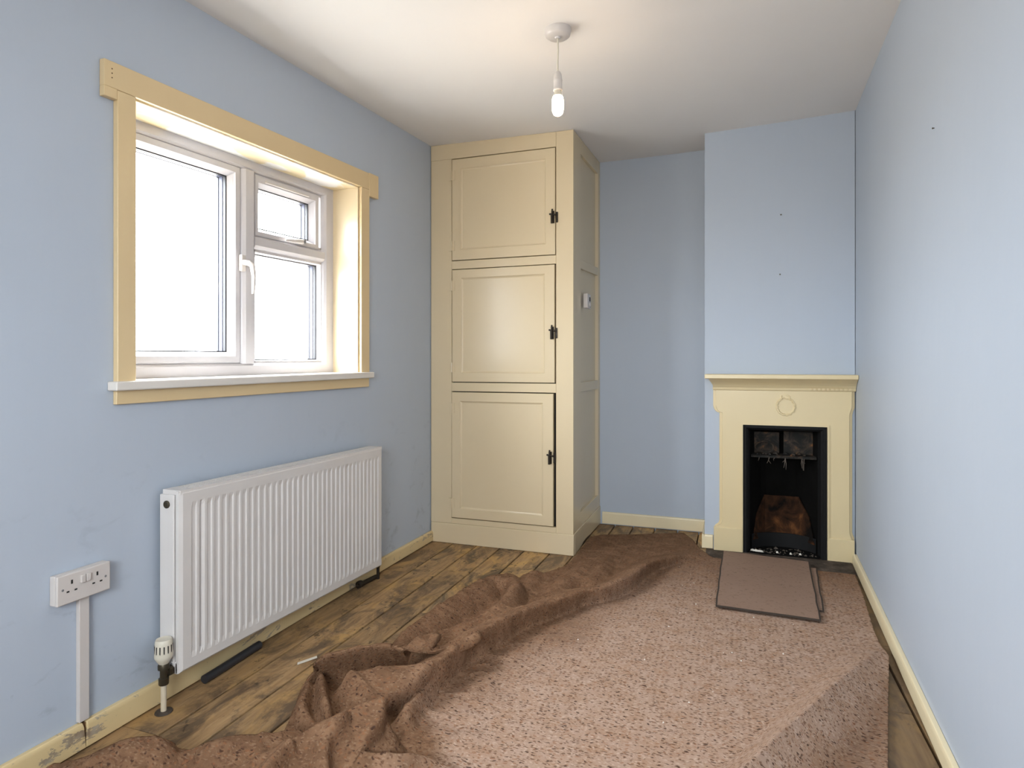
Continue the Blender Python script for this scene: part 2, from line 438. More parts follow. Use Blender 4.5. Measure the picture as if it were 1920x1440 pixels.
m = MB().prism(skirt_prof(.018, .084), lambda p, q, h: (h, YCH-.0005-p, q), 1.588, 1.650)
m.add([], [])
m.prism(skirt_prof(.016, .084), lambda p, q, h: (XCH-.0005-p, h, q), YCH-.018, YB-.018)
o = m.build('baseboard_chimney', 'cream_clean', bevel=.002); tag(o, 'short cream skirting block at the foot of the chimney breast', 'baseboard', kind='structure')
m = MB(); rings = []
for k in range(9):
    y = Y0+.02+(3.80-Y0-.02)*k/8
    rings.append([(xr(y)-.0005-p, y, q) for p, q in skirt_prof(.021, .058+.002*math.sin(k))])
m.loft(rings)
o = m.build('baseboard_right', 'cream_clean', bevel=.002); tag(o, 'low cream skirting along the plain blue wall', 'baseboard', kind='structure')

# ---------------------------------------------------------------- window
wn = thing('window_1', (0, 2.04, 1.05), 'white plastic casement window with cream timber surround', 'window', kind='structure')
def wb(name, mb, mat, parent=wn, bevel=0, smooth=False): return mb.build(name, mat, parent, bevel=bevel, smooth=smooth, warp=ww)
# timber surround on the room side
hb = wb('head_board', B(.0005, .021, 1.318, 2.729, 1.974, 2.057), 'cream_trim', bevel=.002)
wb('end_block', B(.0005, .0205, 1.318, 1.360, 1.942, 1.9745), 'cream_trim', bevel=.002)
wb('end_block', B(.0005, .023, 2.730, 2.815, 1.941, 2.059), 'cream_trim', bevel=.002)
for k in range(3):
    z = 2.033-.014*k
    MB().lathe([(.0022, 0), (.0022, .0006)], (.0208, 1.342, z), 8, 'x').build('nail_hole', 'raw_wood', hb, warp=ww)
wb('jamb_board', B(.0005, .020, 1.361, 1.422, 1.050, 1.9735), 'cream_trim', bevel=.002)
wb('jamb_board', B(.0005, .020, 2.662, 2.734, 1.0505, 1.9735), 'cream_trim', bevel=.002)
wb('apron', B(.0005, .016, 1.361, 2.737, .978, 1.0225), 'cream_trim', bevel=.002)
wb('sill', MB().box(-.19, .0, OY0+.001, OY1-.001, 1.0225, 1.052).box(0.0, .040, 1.342, 2.748, 1.0225, 1.052), 'sill', bevel=.004)
# linings of the reveal
wb('reveal_lining', B(-.20, .004, OY1-.008, OY1-.0005, 1.052, 1.9755), 'cream')
wb('reveal_lining', B(-.20, .004, OY0+.0005, OY0+.006, 1.052, 1.9755), 'cream')
wb('soffit_lining', B(-.20, .004, OY0+.006, OY1-.008, 1.968, 1.9755), 'reveal')
# main frame
Fy0, Fy1, Fz0, Fz1 = OY0+.006, OY1-.008, 1.052, 1.968
wb('frame', MB().rings_yz([(Fy0, Fy1, Fz0, Fz1, -.22), (Fy0, Fy1, Fz0, Fz1, -.140), (1.455, 2.598, 1.092, 1.936, -.140), (1.462, 2.586, 1.099, 1.929, -.148),
                          (1.466, 2.578, 1.104, 1.925, -.157), (1.480, 2.574, 1.112, 1.915, -.157), (1.480, 2.574, 1.112, 1.915, -.22)], True), 'upvc')
wb('mullion', MB().prism([(2.034, -.22), (2.034, -.157), (2.042, -.157), (2.047, -.150), (2.056, -.140), (2.102, -.140), (2.112, -.149), (2.118, -.157), (2.126, -.157), (2.126, -.22)],
                        lambda p, q, h: (q, p, h), 1.100, 1.928), 'upvc')
wb('transom', MB().prism([(1.668, -.22), (1.668, -.157), (1.656, -.157), (1.650, -.150), (1.644, -.140), (1.612, -.140), (1.603, -.148), (1.597, -.157), (1.585, -.157), (1.585, -.22)],
                        lambda p, q, h: (q, h, p), 2.11, 2.584), 'upvc')
def sash(name, y0, y1, z0, z1, ly0, ly1, lz0, lz1, fx=-.150, lx=-.176):
    s = wb(name, MB().rings_yz([(y0, y1, z0, z1, -.20), (y0, y1, z0, z1, fx-.003), (y0+.003, y1-.003, z0+.003, z1-.003, fx),
                               (ly0-.022, ly1+.022, lz0-.018, lz1+.018, fx), (ly0-.018, ly1+.018, lz0-.014, lz1+.014, fx-.006),
                               (ly0, ly1, lz0, lz1, lx), (ly0, ly1, lz0, lz1, -.20)], True), 'upvc')
    return s
def glazing(ly0, ly1, lz0, lz1, lx):
    e = .0015
    wb('gasket', MB().rings_yz([(ly0, ly1, lz0, lz1, lx), (ly0+.005, ly1-.005, lz0+.004, lz1-.004, lx-.001), (ly0+.005, ly1-.005, lz0+.004, lz1-.004, lx-.012), (ly0, ly1, lz0, lz1, lx-.012)], True), 'gasket')
    wb('pane', B(lx-.018, lx-.013, ly0, ly1, lz0, lz1), 'glass')
    wb('glazing_spacer', MB().rings_yz([(ly0, ly1, lz0, lz1, lx-.0185), (ly0+.004, ly1-.004, lz0+.003, lz1-.003, lx-.0185), (ly0+.004, ly1-.004, lz0+.003, lz1-.003, lx-.036), (ly0, ly1, lz0, lz1, lx-.036)], True), 'spacer')
    wb('outer_gasket', MB().rings_yz([(ly0, ly1, lz0, lz1, lx-.037), (ly0+.006, ly1-.006, lz0+.004, lz1-.004, lx-.037), (ly0+.006, ly1-.006, lz0+.004, lz1-.004, lx-.046), (ly0, ly1, lz0, lz1, lx-.046)], True), 'gasket')
s1 = sash('casement_sash', 1.468, 2.036, 1.106, 1.927, 1.530, 1.988, 1.150, 1.884); glazing(1.530, 1.988, 1.150, 1.884, -.176)
s2 = sash('vent_sash', 2.121, 2.552, 1.656, 1.921, 2.160, 2.503, 1.694, 1.872); glazing(2.160, 2.503, 1.694, 1.872, -.176)
wb('glazing_bead', MB().rings_yz([(2.118, 2.584, 1.100, 1.597, -.20), (2.118, 2.584, 1.100, 1.597, -.157), (2.124, 2.579, 1.106, 1.592, -.160), (2.140, 2.570, 1.116, 1.581, -.180), (2.140, 2.570, 1.116, 1.581, -.20)], True), 'upvc')
glazing(2.140, 2.570, 1.116, 1.581, -.180)
# handles
h = wb('handle', B(-.150, -.132, 2.024, 2.048, 1.490, 1.560), 'plastic', s1, bevel=.004)
lev = MB().tube([(-.134, 2.036, 1.527), (-.112, 2.040, 1.524), (-.098, 2.046, 1.512), (-.094, 2.050, 1.47), (-.096, 2.051, 1.43), (-.100, 2.052, 1.395)], [.012, .012, .011, .009, .008, .006], 10)
wb('handle', lev, 'plastic', s1, smooth=True)
h2 = MB().tube([(-.150, 2.40, 1.672), (-.128, 2.40, 1.670), (-.120, 2.37, 1.666), (-.122, 2.32, 1.662), (-.126, 2.28, 1.660)], [.012, .013, .011, .008, .005], 10)
wb('handle', h2, 'plastic', s2, smooth=True)
wb('handle_button', MB().lathe([(.009, 0), (.009, .004), (.006, .006)], (-.120, 2.402, 1.670), 14, 'x'), 'grey_btn', s2)
wb('trickle_vent', B(-.150, -.141, 2.175, 2.470, 1.895, 1.903), 'plastic', s2, bevel=.002)
# added unseen window behind the viewer, sized for the fill light
w2 = thing('rear_fill_window', (1.1, Y0, .7), 'added unseen window letting in fill light behind the viewer', 'window', kind='structure')
MB().rings_xz([(RX0, RX1, RZ0, RZ1, Y0-.02), (RX0+.06, RX1-.06, RZ0+.06, RZ1-.06, Y0-.02), (RX0+.06, RX1-.06, RZ0+.06, RZ1-.06, Y0-.08), (RX0, RX1, RZ0, RZ1, Y0-.08)], True).build('frame', 'upvc', w2)
B(1.52, 1.58, Y0-.08, Y0-.02, RZ0+.06, RZ1-.06).build('mullion', 'upvc', w2)
B(RX0+.06, 1.52, Y0-.055, Y0-.05, RZ0+.06, RZ1-.06).build('pane', 'glass', w2)
B(1.58, RX1-.06, Y0-.055, Y0-.05, RZ0+.06, RZ1-.06).build('pane', 'glass', w2)

# ---------------------------------------------------------------- built-in cupboard
cp = thing('cupboard', (.45, YC, 0), 'tall cream painted built-in cupboard with three stacked doors', 'cupboard')
def under(x, y, z): return (x, y, min(z, zc(x, y)-.0015))
def cb(name, mb, mat='cream', parent=cp, bevel=.0015, **k): return mb.build(name, mat, parent, bevel=bevel, warp=under, **k)
fy0, fy1 = YC, YC+.022
cb('stile', B(.004, .143, fy0, fy1, .121, 2.341)); cb('stile', B(.802, XC, fy0, fy1, .121, 2.48))
cb('top_rail', B(.0035, .8015, fy0-.0005, fy1, 2.3415, 2.5))
cb('rail', B(.1435, .8015, fy0+.0005, fy1, 1.669, 1.7185)); cb('rail', B(.1435, .8015, fy0+.0005, fy1, .9265, .979))
cb('bottom_rail', B(.1435, .8015, fy0+.0005, fy1, .121, .153))
cb('plinth', B(.006, XC+.003, fy0-.005, fy1, .0, .1205), bevel=.003)
B(.02, XC-.03, fy1+.016, YB-.02, .01, 2.38).build('carcass', 'dark', cp, warp=under)
def door(x0, x1, z0, z1, px0, px1, pz0, pz1, lx, lz, gap=.0025, ajar=0):
    f = fy0-.004
    def sw(x, y, z): return (x, y-ajar*(x-x0)/(x1-x0), z)
    d = MB().rings_xz([(x0+gap, x1-gap, z0+gap, z1-gap, fy1), (x0+gap, x1-gap, z0+gap, z1-gap, f+.002), (x0+gap+.002, x1-gap-.002, z0+gap+.002, z1-gap-.002, f),
                      (px0-.004, px1+.004, pz0-.004, pz1+.004, f), (px0, px1, pz0, pz1, f+.005), (px0+.008, px1-.008, pz0+.008, pz1-.008, f+.009), (px0+.008, px1-.008, pz0+.008, pz1-.008, fy1)], True)
    d = d.build('door', 'cream', cp, warp=sw)
    B(px0-.002, px1+.002, f+.0085, fy1-.002, pz0-.002, pz1+.002).build('panel', 'cream', d, warp=sw)
    y = f - .001
    for hz in (z0+.09, z1-.10):
        hg = MB().box(x0-.018, x0+.022, y-.0015, y+.003, hz-.03, hz+.03)
        hg.tube([(x0+.001, y-.002, hz-.03), (x0+.001, y-.002, hz+.03)], .0045, 8)
        hg.build('hinge', 'cream', d, warp=sw)
    # thumb latch: backplate, bar and turn knob
    lt = MB().box(lx-.010, lx+.008, y-.006, y, lz-.034, lz+.036)
    lt.tube([(lx-.004, y-.012, lz-.036), (lx-.004, y-.014, lz+.020)], .0075, 8)
    lt.tube([(lx-.020, y-.010, lz+.018), (lx+.020, y-.010, lz+.012)], .0055, 8)
    lt.tube([(lx-.003, y-.012, lz+.018), (lx-.002, y-.012, lz+.046)], .005, 8)
    lt.build('latch', 'latch', d, warp=sw, bevel=.0008, seg=1)
    B(lx+.016, lx+.028, fy0-.007, fy0-.0005, lz-.03, lz+.03).build('keeper', 'latch', d, bevel=.0015)
door(.145, .800, 1.720, 2.338, .208, .737, 1.788, 2.273, .786, 1.935)
door(.145, .797, .981, 1.667, .211, .731, 1.042, 1.609, .783, 1.270, .003)
door(.143, .7905, .156, .924, .204, .722, .218, .863, .772, .553, .003, .007)
# side, facing the alcove
def sidew(x, y, z):
    if z > 1.2: z += .05*(y-3.65)
    return under(x, y, z)
def sb(name, mb, bevel=.0015, parent=cp): return mb.build(name, 'cream', parent, bevel=bevel, warp=sidew)
sx0, sx1 = XC-.020, XC
sb('side_stile', B(sx0, sx1, fy1, 3.640, .121, 2.6)); sb('side_stile', B(sx0, sx1, 4.150, YB-.001, .121, 2.6))
for z0, z1 in ((.121, .205), (.925, .982), (1.664, 1.716), (2.35, 2.6)):
    sb('side_rail', B(sx0, sx1-.0005, 3.6405, 4.1495, z0, z1))
sb('side_plinth', MB().prism([(fy1+.0005, 0), (3.62, .004), (3.70, .016), (3.78, .018), (3.9, .010), (YB-.02, .004), (YB-.001, 0), (YB-.001, .1205), (fy1+.0005, .1205)],
                            lambda p, q, h: (h, p, q), sx0, sx1+.004))
for z0, z1 in ((.205, .925), (.982, 1.664), (1.716, 2.35)):
    p = sb('side_panel', B(sx0-.006, sx1-.017, 3.636, 4.154, z0-.003, z1+.003))
    sb('panel_bead', MB().prism([(4.150, sx1-.017), (4.150, sx1-.002), (4.132, sx1-.017)], lambda a, b, h: (b, a, h), z0, z1), 0, p)
    sb('panel_bead', MB().prism([(3.640, sx1-.017), (3.640, sx1-.002), (3.652, sx1-.017)], lambda a, b, h: (b, a, h), z0, z1), 0, p)

# thermostat on the cupboard side
th = thing('thermostat', (XC, 3.75, 1.47), 'small white thermostat box on the side of the cream cupboard', 'thermostat')
B(XC+.0005, XC+.028, 3.698, 3.790, 1.432, 1.520).build('casing', 'plastic', th, bevel=.004)
B(XC+.028, XC+.0295, 3.748, 3.772, 1.476, 1.502).build('display', 'dark', th, bevel=.0005)
MB().lathe([(.012, 0), (.012, .004), (.009, .006)], (XC+.028, 3.755, 1.455), 16, 'x').build('dial', 'plastic', th, smooth=True)
B(XC+.028, XC+.0295, 3.766, 3.776, 1.440, 1.449).build('button', 'grey_btn', th)

# ---------------------------------------------------------------- fireplace
fp = thing('fireplace', (2.03, YCH, 0), 'cream painted cast iron fireplace with a sooty black grate opening', 'fireplace')
def outline(ins):
    e = ins
    L = [(1.651+e, .946), (1.651+e, .852)]
    for k in range(7):        # concave quarter sweep in to the narrower legs
        a = math.pi/2*k/6
        L.append((1.651+e+.035*(1-math.cos(a)), .852-.045*math.sin(a)))
    L += [(1.686+e, .80), (1.686+e, .175), (1.680+e, .160), (1.662+e, .145), (1.657+e, .135), (1.657+e, 0)]
    Rr = [(2.390-e, 0), (2.390-e, .135), (2.384-e, .15), (2.380-e, .165), (2.380-e, .81), (2.384-e, .83), (2.392-e, .852), (2.392-e, .946)]
    return L + [(FX0, 0), (FX0, FZ), (FX1, FZ), (FX1, 0)] + Rr
MB().prism(outline(0), lambda p, q, h: (p, h, q), 3.848, YCH-.0005).build('surround_backplate', 'cream_fire', fp, bevel=.002)
MB().prism(outline(.015), lambda p, q, h: (p, h, q), 3.832, 3.8485).build('surround_front', 'cream_fire', fp, bevel=.003)
B(1.655, 1.8125, 3.824, 3.847, 0, .139).build('plinth_block', 'cream_fire', fp, bevel=.003)
B(2.262, 2.388, 3.824, 3.847, 0, .128).build('plinth_block', 'cream_fire', fp, bevel=.003)
m = MB()
e = .009
m.add([(FX0-e, 3.826, 0), (FX0-e, 3.826, FZ+e), (FX1+e, 3.826, FZ+e), (FX1+e, 3.826, 0), (FX0, 3.826, 0), (FX0, 3.826, FZ), (FX1, 3.826, FZ), (FX1, 3.826, 0),
       (FX0-e, 3.834, 0), (FX0-e, 3.834, FZ+e), (FX1+e, 3.834, FZ+e), (FX1+e, 3.834, 0), (FX0, 3.845, 0), (FX0, 3.845, FZ), (FX1, 3.845, FZ), (FX1, 3.845, 0)],
      [(0,4,5,1),(1,5,6,2),(2,6,7,3),(0,1,9,8),(1,2,10,9),(2,3,11,10),(4,12,13,5),(5,13,14,6),(6,14,15,7)])
m.build('opening_bead', 'cream_fire', fp)
m = MB(); rr = []
for z, x0, yf in ((.940, 1.657, 3.830), (.944, 1.649, 3.822), (.957, 1.649, 3.820), (.960, 1.651, 3.816), (.972, 1.648, 3.806), (.985, 1.641, 3.788), (.996, 1.633, 3.765), (1.0085, 1.627, 3.742)):
    x1 = min(2.393, xr(yf)-.002)
    rr.append([(x0, yf, z), (x1, yf, z), (x1, YCH-.0005, z), (x0, YCH-.0005, z)])
m.loft(rr).build('cornice', 'cream_fire', fp)
MB().prism([(1.607, 3.720), (xr(3.72)-.001, 3.720), (xr(3.859)-.001, 3.8595), (1.607, 3.8595)], lambda p, q, h: (p, q, h), 1.0085, 1.034).build('mantel_shelf', 'cream_fire', fp, bevel=.004)
for k in range(10):
    B(2.16+.022*k, 2.172+.022*k, 3.812, 3.824, .947, .957).build('dentil', 'cream_fire', fp)
# wreath with a ribbon bow
pts = []
for k in range(41):
    a = math.pi/2 + .42 + (2*math.pi-.84)*k/40
    r = 1+.035*math.sin(k*1.9)
    pts.append((2.042+.046*r*math.cos(a), 3.832, .852+.048*r*math.sin(a)))
w = MB().tube(pts, [.006+.0022*(k % 3 == 0) for k in range(41)], 6)
w.tube([(2.024, 3.832, .894), (2.018, 3.831, .905), (2.022, 3.832, .914)], .004, 6)
w.tube([(2.060, 3.832, .894), (2.064, 3.831, .908), (2.052, 3.832, .914), (2.044, 3.832, .917)], .004, 6)
w.tube([(2.024, 3.832, .894), (2.034, 3.832, .900), (2.044, 3.832, .893), (2.060, 3.832, .894)], .0035, 6)
w.tube([(2.036, 3.832, .806), (2.046, 3.832, .800), (2.052, 3.832, .808)], .0035, 6)
w.build('wreath', 'cream_fire', fp, smooth=True)
# black iron inner frame
def ufr(rows):   # frame open at the floor: rows of (inset, y)
    m = MB(); rr = []
    for i, y in rows:
        rr.append([(FX0+i, y, .0), (FX0+i, y, FZ-i*.9), (FX1-i, y, FZ-i*.9), (FX1-i, y, .0)])
    return m.loft(rr, False, False)
ufr([(.001, YCH+.004), (.001, 3.838), (.018, 3.836), (.022, 3.842), (.030, 3.850), (.034, 3.880), (.040, 3.905)]).build('inner_frame', 'iron', fp)
# firebox shell
def quad(m, *p): m.add(p, [(0, 1, 2, 3)])
m = MB(); zt = FZ-.036
bk0, bk1, yb = 1.922, 2.146, 4.085
rings = [[(1.853, 3.90, z), (1.885, 3.98, z), (bk0, 4.06, z), (bk0+.03, yb, z), (bk1-.03, yb, z), (bk1, 4.06, z), (2.186, 3.98, z), (2.216, 3.90, z)] for z in (0.0, .25, .56, zt)]
m.loft(rings, False, False); m.add([rings[-1][i] for i in range(8)], [tuple(range(8))])
m.build('firebox', 'soot', fp)
# firebrick lining: sloping back and two cheeks
def slab(a, b, c, d, th=.012):
    n = (Vector(b)-Vector(a)).cross(Vector(d)-Vector(a)).normalized()*th
    vs = [Vector(p) for p in (a, b, c, d)]; vs = [tuple(p) for p in vs] + [tuple(p+n) for p in vs]
    return MB().add(vs, [(0,1,2,3),(7,6,5,4),(0,4,5,1),(1,5,6,2),(2,6,7,3),(3,7,4,0)])
slab((1.935, 4.010, .06), (2.135, 4.010, .06), (2.132, 4.062, .300), (1.938, 4.062, .300)).build('firebrick', 'firebrick', fp, bevel=.003)
slab((1.868, 3.912, .06), (1.934, 4.008, .06), (1.937, 4.060, .298), (1.890, 3.985, .200)).build('firebrick', 'firebrick', fp, bevel=.003)
slab((2.136, 4.008, .06), (2.204, 3.912, .06), (2.184, 3.985, .200), (2.133, 4.060, .298)).build('firebrick', 'firebrick', fp, bevel=.003)
# curved iron fret in front of the bricks
rr = []
for k in range(13):
    u = k/12; x = 1.866+.340*u; y = 3.905+.082*math.sin(math.pi*u)**.7
    rr.append([(x, y, .012), (x, y+.012, .012), (x, y+.012, .095), (x, y, .095)])
MB().loft(rr).build('grate_fret', 'iron', fp, bevel=.002)
# smoke shelf, throat plates
MB().prism([(3.895, .548), (3.895, .556), (3.900, .562), (4.00, .566), (4.00, .556), (3.905, .548)], lambda p, q, h: (h, p, q), 1.862, 2.208).build('smoke_shelf', 'throat', fp, bevel=.001)
B(1.872, 2.018, 3.968, 3.976, .566, .69).build('throat_plate', 'throat', fp, bevel=.002)
B(2.040, 2.196, 3.955, 3.963, .566, .70).build('throat_plate', 'throat', fp, bevel=.002)
MB().tube([(1.935+.042*math.cos(a/16*2*math.pi)*1.2, 3.93+.008*math.sin(a/16*2*math.pi*2), .606+.034*math.sin(a/16*2*math.pi)) for a in range(17)], .005, 6).build('damper_ring', 'throat', fp, smooth=True)
rb = MB()
for k in range(16):
    x = random.uniform(1.88, 2.19); y = random.uniform(3.90, 3.95); s = random.uniform(.006, .016)
    rb.lathe([(s*.3, 0), (s, s*.35), (s*.8, s*.9), (s*.2, s*1.2)], (x, y, .563), 6)
rb.build('shelf_rubble', 'throat', fp)['kind'] = 'stuff'
sg = MB()
for k in range(11):
    x = random.uniform(1.88, 2.19); l = random.uniform(.02, .07); y = 3.897
    sg.tube([(x, y, .552), (x+random.uniform(-.008, .008), y+.004, .552-l*.5), (x+random.uniform(-.014, .014), y+.008, .552-l)], [.003, .0022, .0012], 5)
sg.build('soot_strand', 'ash', fp)['kind'] = 'stuff'
B(FX0+.036, FX1-.036, 3.845, 4.08, .001, .010).build('grate_bed', 'soot', fp)
ab = MB()
for k in range(120):
    x = random.uniform(1.86, 2.21); y = random.uniform(3.84, 3.96); s = random.choice([.003, .004, .005, .007, .010])
    if y > 3.90 + .075*math.sin(math.pi*min(max((x-1.866)/.34, 0), 1)): continue
    a = random.uniform(0, 3); ab.add([(x+s*math.cos(a+q)*random.uniform(.6, 1.4), y+s*math.sin(a+q)*random.uniform(.6, 1.4), .010) for q in (0, 2.1, 4.2)] + [(x, y, .010+s*.9)], [(0,1,3),(1,2,3),(2,0,3),(2,1,0)])
ab.build('ash_debris', 'ash', fp)['kind'] = 'stuff'
pb = MB()
for x, y, s in ((1.885, 3.856, .016), (1.905, 3.850, .022), (1.868, 3.862, .012), (2.0, 3.86, .007), (2.07, 3.855, .006), (2.12, 3.862, .007)):
    pb.add([(x-s, y-.004, .011), (x+s, y-.006, .011), (x+s*.7, y+.010, .018), (x-s*.8, y+.008, .016), (x, y, .022)], [(0,1,4),(1,2,4),(2,3,4),(3,0,4),(3,2,1,0)])
pb.build('plaster_chips', 'paper', fp)['kind'] = 'stuff'
MB().prism([(1.615, 3.705), (1.69, 3.665), (2.362, 3.612), (2.372, 3.8235), (1.612, 3.838)], lambda p, q, h: (p, q, h), .0005, .005).build('hearth_slab', 'hearth', fp, bevel=.001)

# boards lying on the hearth
def sheet(name, c, z0, z1, label):
    r = thing(name, (c[0][0], c[0][1], z0), label, 'board', 'boards lying at the hearth')
    cc = (sum(p[0] for p in c)/len(c), sum(p[1] for p in c)/len(c))
    n = []                                       # slightly chewed outline
    for i in range(len(c)):
        a, b = c[i], c[(i+1) % len(c)]
        for k in range(8):
            u = k/8; j = 0 if k == 0 else random.uniform(-.0025, .0025)
            n.append((a[0]+(b[0]-a[0])*u+j, a[1]+(b[1]-a[1])*u+j))
    MB().prism(n, lambda p, q, h: (p, q, h), z0, z1-.0008).build('torn_edge', 'board_edge', r)
    MB().prism([(cc[0]+(p-cc[0])*.968, cc[1]+(q-cc[1])*.986) for p, q in n], lambda p, q, h: (p, q, h), z1-.0012, z1).build('face', 'board', r)
    return r
u = sheet('hearth_board', [(1.735, 3.640), (2.178, 3.612), (2.132, 3.000), (1.700, 3.02)], .0135, .0205, 'dark edged board lying underneath the brown board at the hearth')
sheet('hearth_board', [(1.704, 3.745), (2.150, 3.690), (2.104, 2.868), (1.686, 2.888)], .0212, .0290, 'worn brown board with frayed dark edges lying before the fireplace')

# ---------------------------------------------------------------- radiator
rd = thing('radiator', (.06, 2.12, .1), 'white ribbed panel radiator under the window', 'radiator')
RA, RB_ = 1.510, 2.727
def zt_(y): return .690-.0107*(y-1.51)
def zb_(y): return .111-.023*(y-1.51)
npan = 36; pitch = (RB_-RA-.075)/npan
prof = [0, .16, .26, .50, .60, .84]
def depth(ph): return 0 if ph < .16 or ph > .86 else (-.0036 if .28 < ph < .72 else -.0036*((ph-.16)/.12 if ph < .28 else (.86-ph)/.14))
ysamp = [RA, RA+.012]
y_s = RA+.040
for i in range(npan):
    for ph in (0, .16, .28, .72, .86): ysamp.append(y_s+pitch*(i+ph))
ysamp += [RB_-.012, RB_]
zf = [0, .012, .058, .088, .5, .90, .93, .985, 1]
def onpan(y): return y_s <= y <= y_s+pitch*npan
vs = []; ny_ = len(zf)
for y in ysamp:
    for q in zf:
        z = zb_(y)+(zt_(y)-zb_(y))*q; x = .100
        if q in (0, 1) or y in (RA, RB_): x = .094
        if onpan(y) and .08 < q < .91:
            ph = ((y-y_s)/pitch) % 1.0
            x += depth(ph)
        vs.append((x, y, z))
fs = []
for i in range(len(ysamp)-1):
    for j in range(ny_-1):
        a = i*ny_+j; fs.append((a, a+ny_, a+ny_+1, a+1))
m = MB().add(vs, fs)
# rim returns to the back
k = len(m.v)
edge = [(.094, RA, zb_(RA)), (.094, RB_, zb_(RB_)), (.094, RB_, zt_(RB_)), (.094, RA, zt_(RA))]
m.add(edge + [(.082, y, z) for _, y, z in edge], [(0,1,5,4),(1,2,6,5),(2,3,7,6),(3,0,4,7),(4,5,6,7)])
m.build('front_panel', 'rad', rd)
m = MB().prism([(RA+.006, zb_(RA)+.01), (RB_-.006, zb_(RB_)+.01), (RB_-.006, zt_(RB_)-.012), (RA+.006, zt_(RA)-.012)], lambda p, q, h: (h, p, q), .026, .034)
m.build('back_panel', 'rad', rd, bevel=.002)
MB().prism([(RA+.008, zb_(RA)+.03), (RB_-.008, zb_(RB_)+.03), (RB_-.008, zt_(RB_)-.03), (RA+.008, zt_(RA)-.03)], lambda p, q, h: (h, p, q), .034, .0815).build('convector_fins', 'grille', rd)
m = MB()
def topz(y, d): return zt_(y)+d
for x0, x1 in ((.024, .034), (.060, .066), (.088, .098)):
    m.add([(x, y, topz(y, d)) for y in (RA+.0505, RB_-.0505) for x, d in ((x0, -.012), (x1, -.012), (x1, .002), (x0, .002))],
          [(0,1,2,3),(7,6,5,4),(0,4,5,1),(1,5,6,2),(2,6,7,3),(3,7,4,0)])
for a, b in ((RA+.004, RA+.05), (RB_-.05, RB_-.004)):
    m.add([(x, y, topz(y, d)) for y in (a, b) for x, d in ((.024, -.012), (.098, -.012), (.098, .0025), (.024, .0025))],
          [(0,1,2,3),(7,6,5,4),(0,4,5,1),(1,5,6,2),(2,6,7,3),(3,7,4,0)])
nb = 104
for k in range(nb):
    y = RA+.053+(RB_-RA-.111)*k/(nb-1)
    m.add([(x, yy, topz(yy, d)) for yy in (y, y+.005) for x, d in ((.034, -.01), (.088, -.01), (.088, .0005), (.034, .0005))],
          [(0,1,2,3),(7,6,5,4),(0,4,5,1),(1,5,6,2),(2,6,7,3),(3,7,4,0)])
m.build('top_grille', 'rad', rd)
B(.019, .078, RA-.004, RA+.006, zb_(RA)+.030, zt_(RA)-.012).build('side_cover', 'rad', rd, bevel=.003)
B(.019, .078, RB_-.006, RB_+.004, zb_(RB_)+.030, zt_(RB_)-.012).build('side_cover', 'rad', rd, bevel=.003)
B(.030, .090, RA, RA+.012, zb_(RA)-.004, zb_(RA)+.034).build('end_lug', 'rad', rd, bevel=.003)
MB().lathe([(.0125, 0), (.0125, -.003), (.009, -.005), (.004, -.004)], (.050, RA-.004, .647), 18, 'y').build('bleed_plug', 'bronze', rd)
for by in (1.75, 2.45):
    B(.0005, .027, by-.02, by+.02, .22, .60).build('wall_bracket', 'rad', rd)
# thermostatic valve at the near end, lockshield at the far end (part of the same pipework)
vy = RA-.030; vx = .066
vb = MB().lathe([(.014, .088), (.015, .092), (.015, .108), (.011, .110), (.011, .135), (.017, .137), (.017, .150), (.014, .156)], (vx, vy, 0), 18)
vb.tube([(vx, vy, .122), (vx, vy+.022, .122)], .010, 12)
vb.lathe([(.016, .016), (.018, .020), (.018, .030), (.013, .034)], (vx, vy-.004, .122), 6, 'y')
v = vb.build('valve_body', 'bronze', rd, smooth=True)
hd = MB().lathe([(.013, .152), (.020, .164), (.0265, .174), (.027, .180), (.0255, .212), (.0245, .226), (.022, .231), (.018, .229), (.010, .2285)], (vx, vy, 0), 28).build('valve_head', 'plastic_old', rd, smooth=True)
for k in range(14):
    a = 2*math.pi*k/14; c, s = math.cos(a), math.sin(a); r = .0266
    g = MB().box(-.0016, .0016, r-.0035, r-.0002, .186, .214)
    g.v = [(vx+x*c-y*s, vy+x*s+y*c, z) for x, y, z in g.v]
    g.build('slot', 'dark', hd)
MB().tube([(vx, vy, .0), (vx, vy, .09)], .0085, 14).build('feed_pipe', 'pipe_white', rd, smooth=True)
MB().lathe([(.026, 0.0003), (.025, .004), (.014, .005), (.012, .0052)], (vx, vy, 0), 20).build('pipe_collar', 'hearth', rd, smooth=True)
ly_ = RB_+.030
MB().lathe([(.010, .06), (.012, .066), (.012, .10), (.009, .104), (.009, .13)], (.055, ly_, 0), 14).tube([(.055, ly_, .10), (.055, ly_-.028, .10)], .010, 10).build('lockshield_valve', 'bronze', rd, smooth=True)
MB().tube([(.055, ly_, 0), (.055, ly_, .065)], .008, 12).build('return_pipe', 'latch', rd, smooth=True)
MB().lathe([(.010, .128), (.011, .132), (.010, .158), (.006, .162)], (.055, ly_, 0), 14).build('lockshield_cap', 'plastic_old', rd, smooth=True)

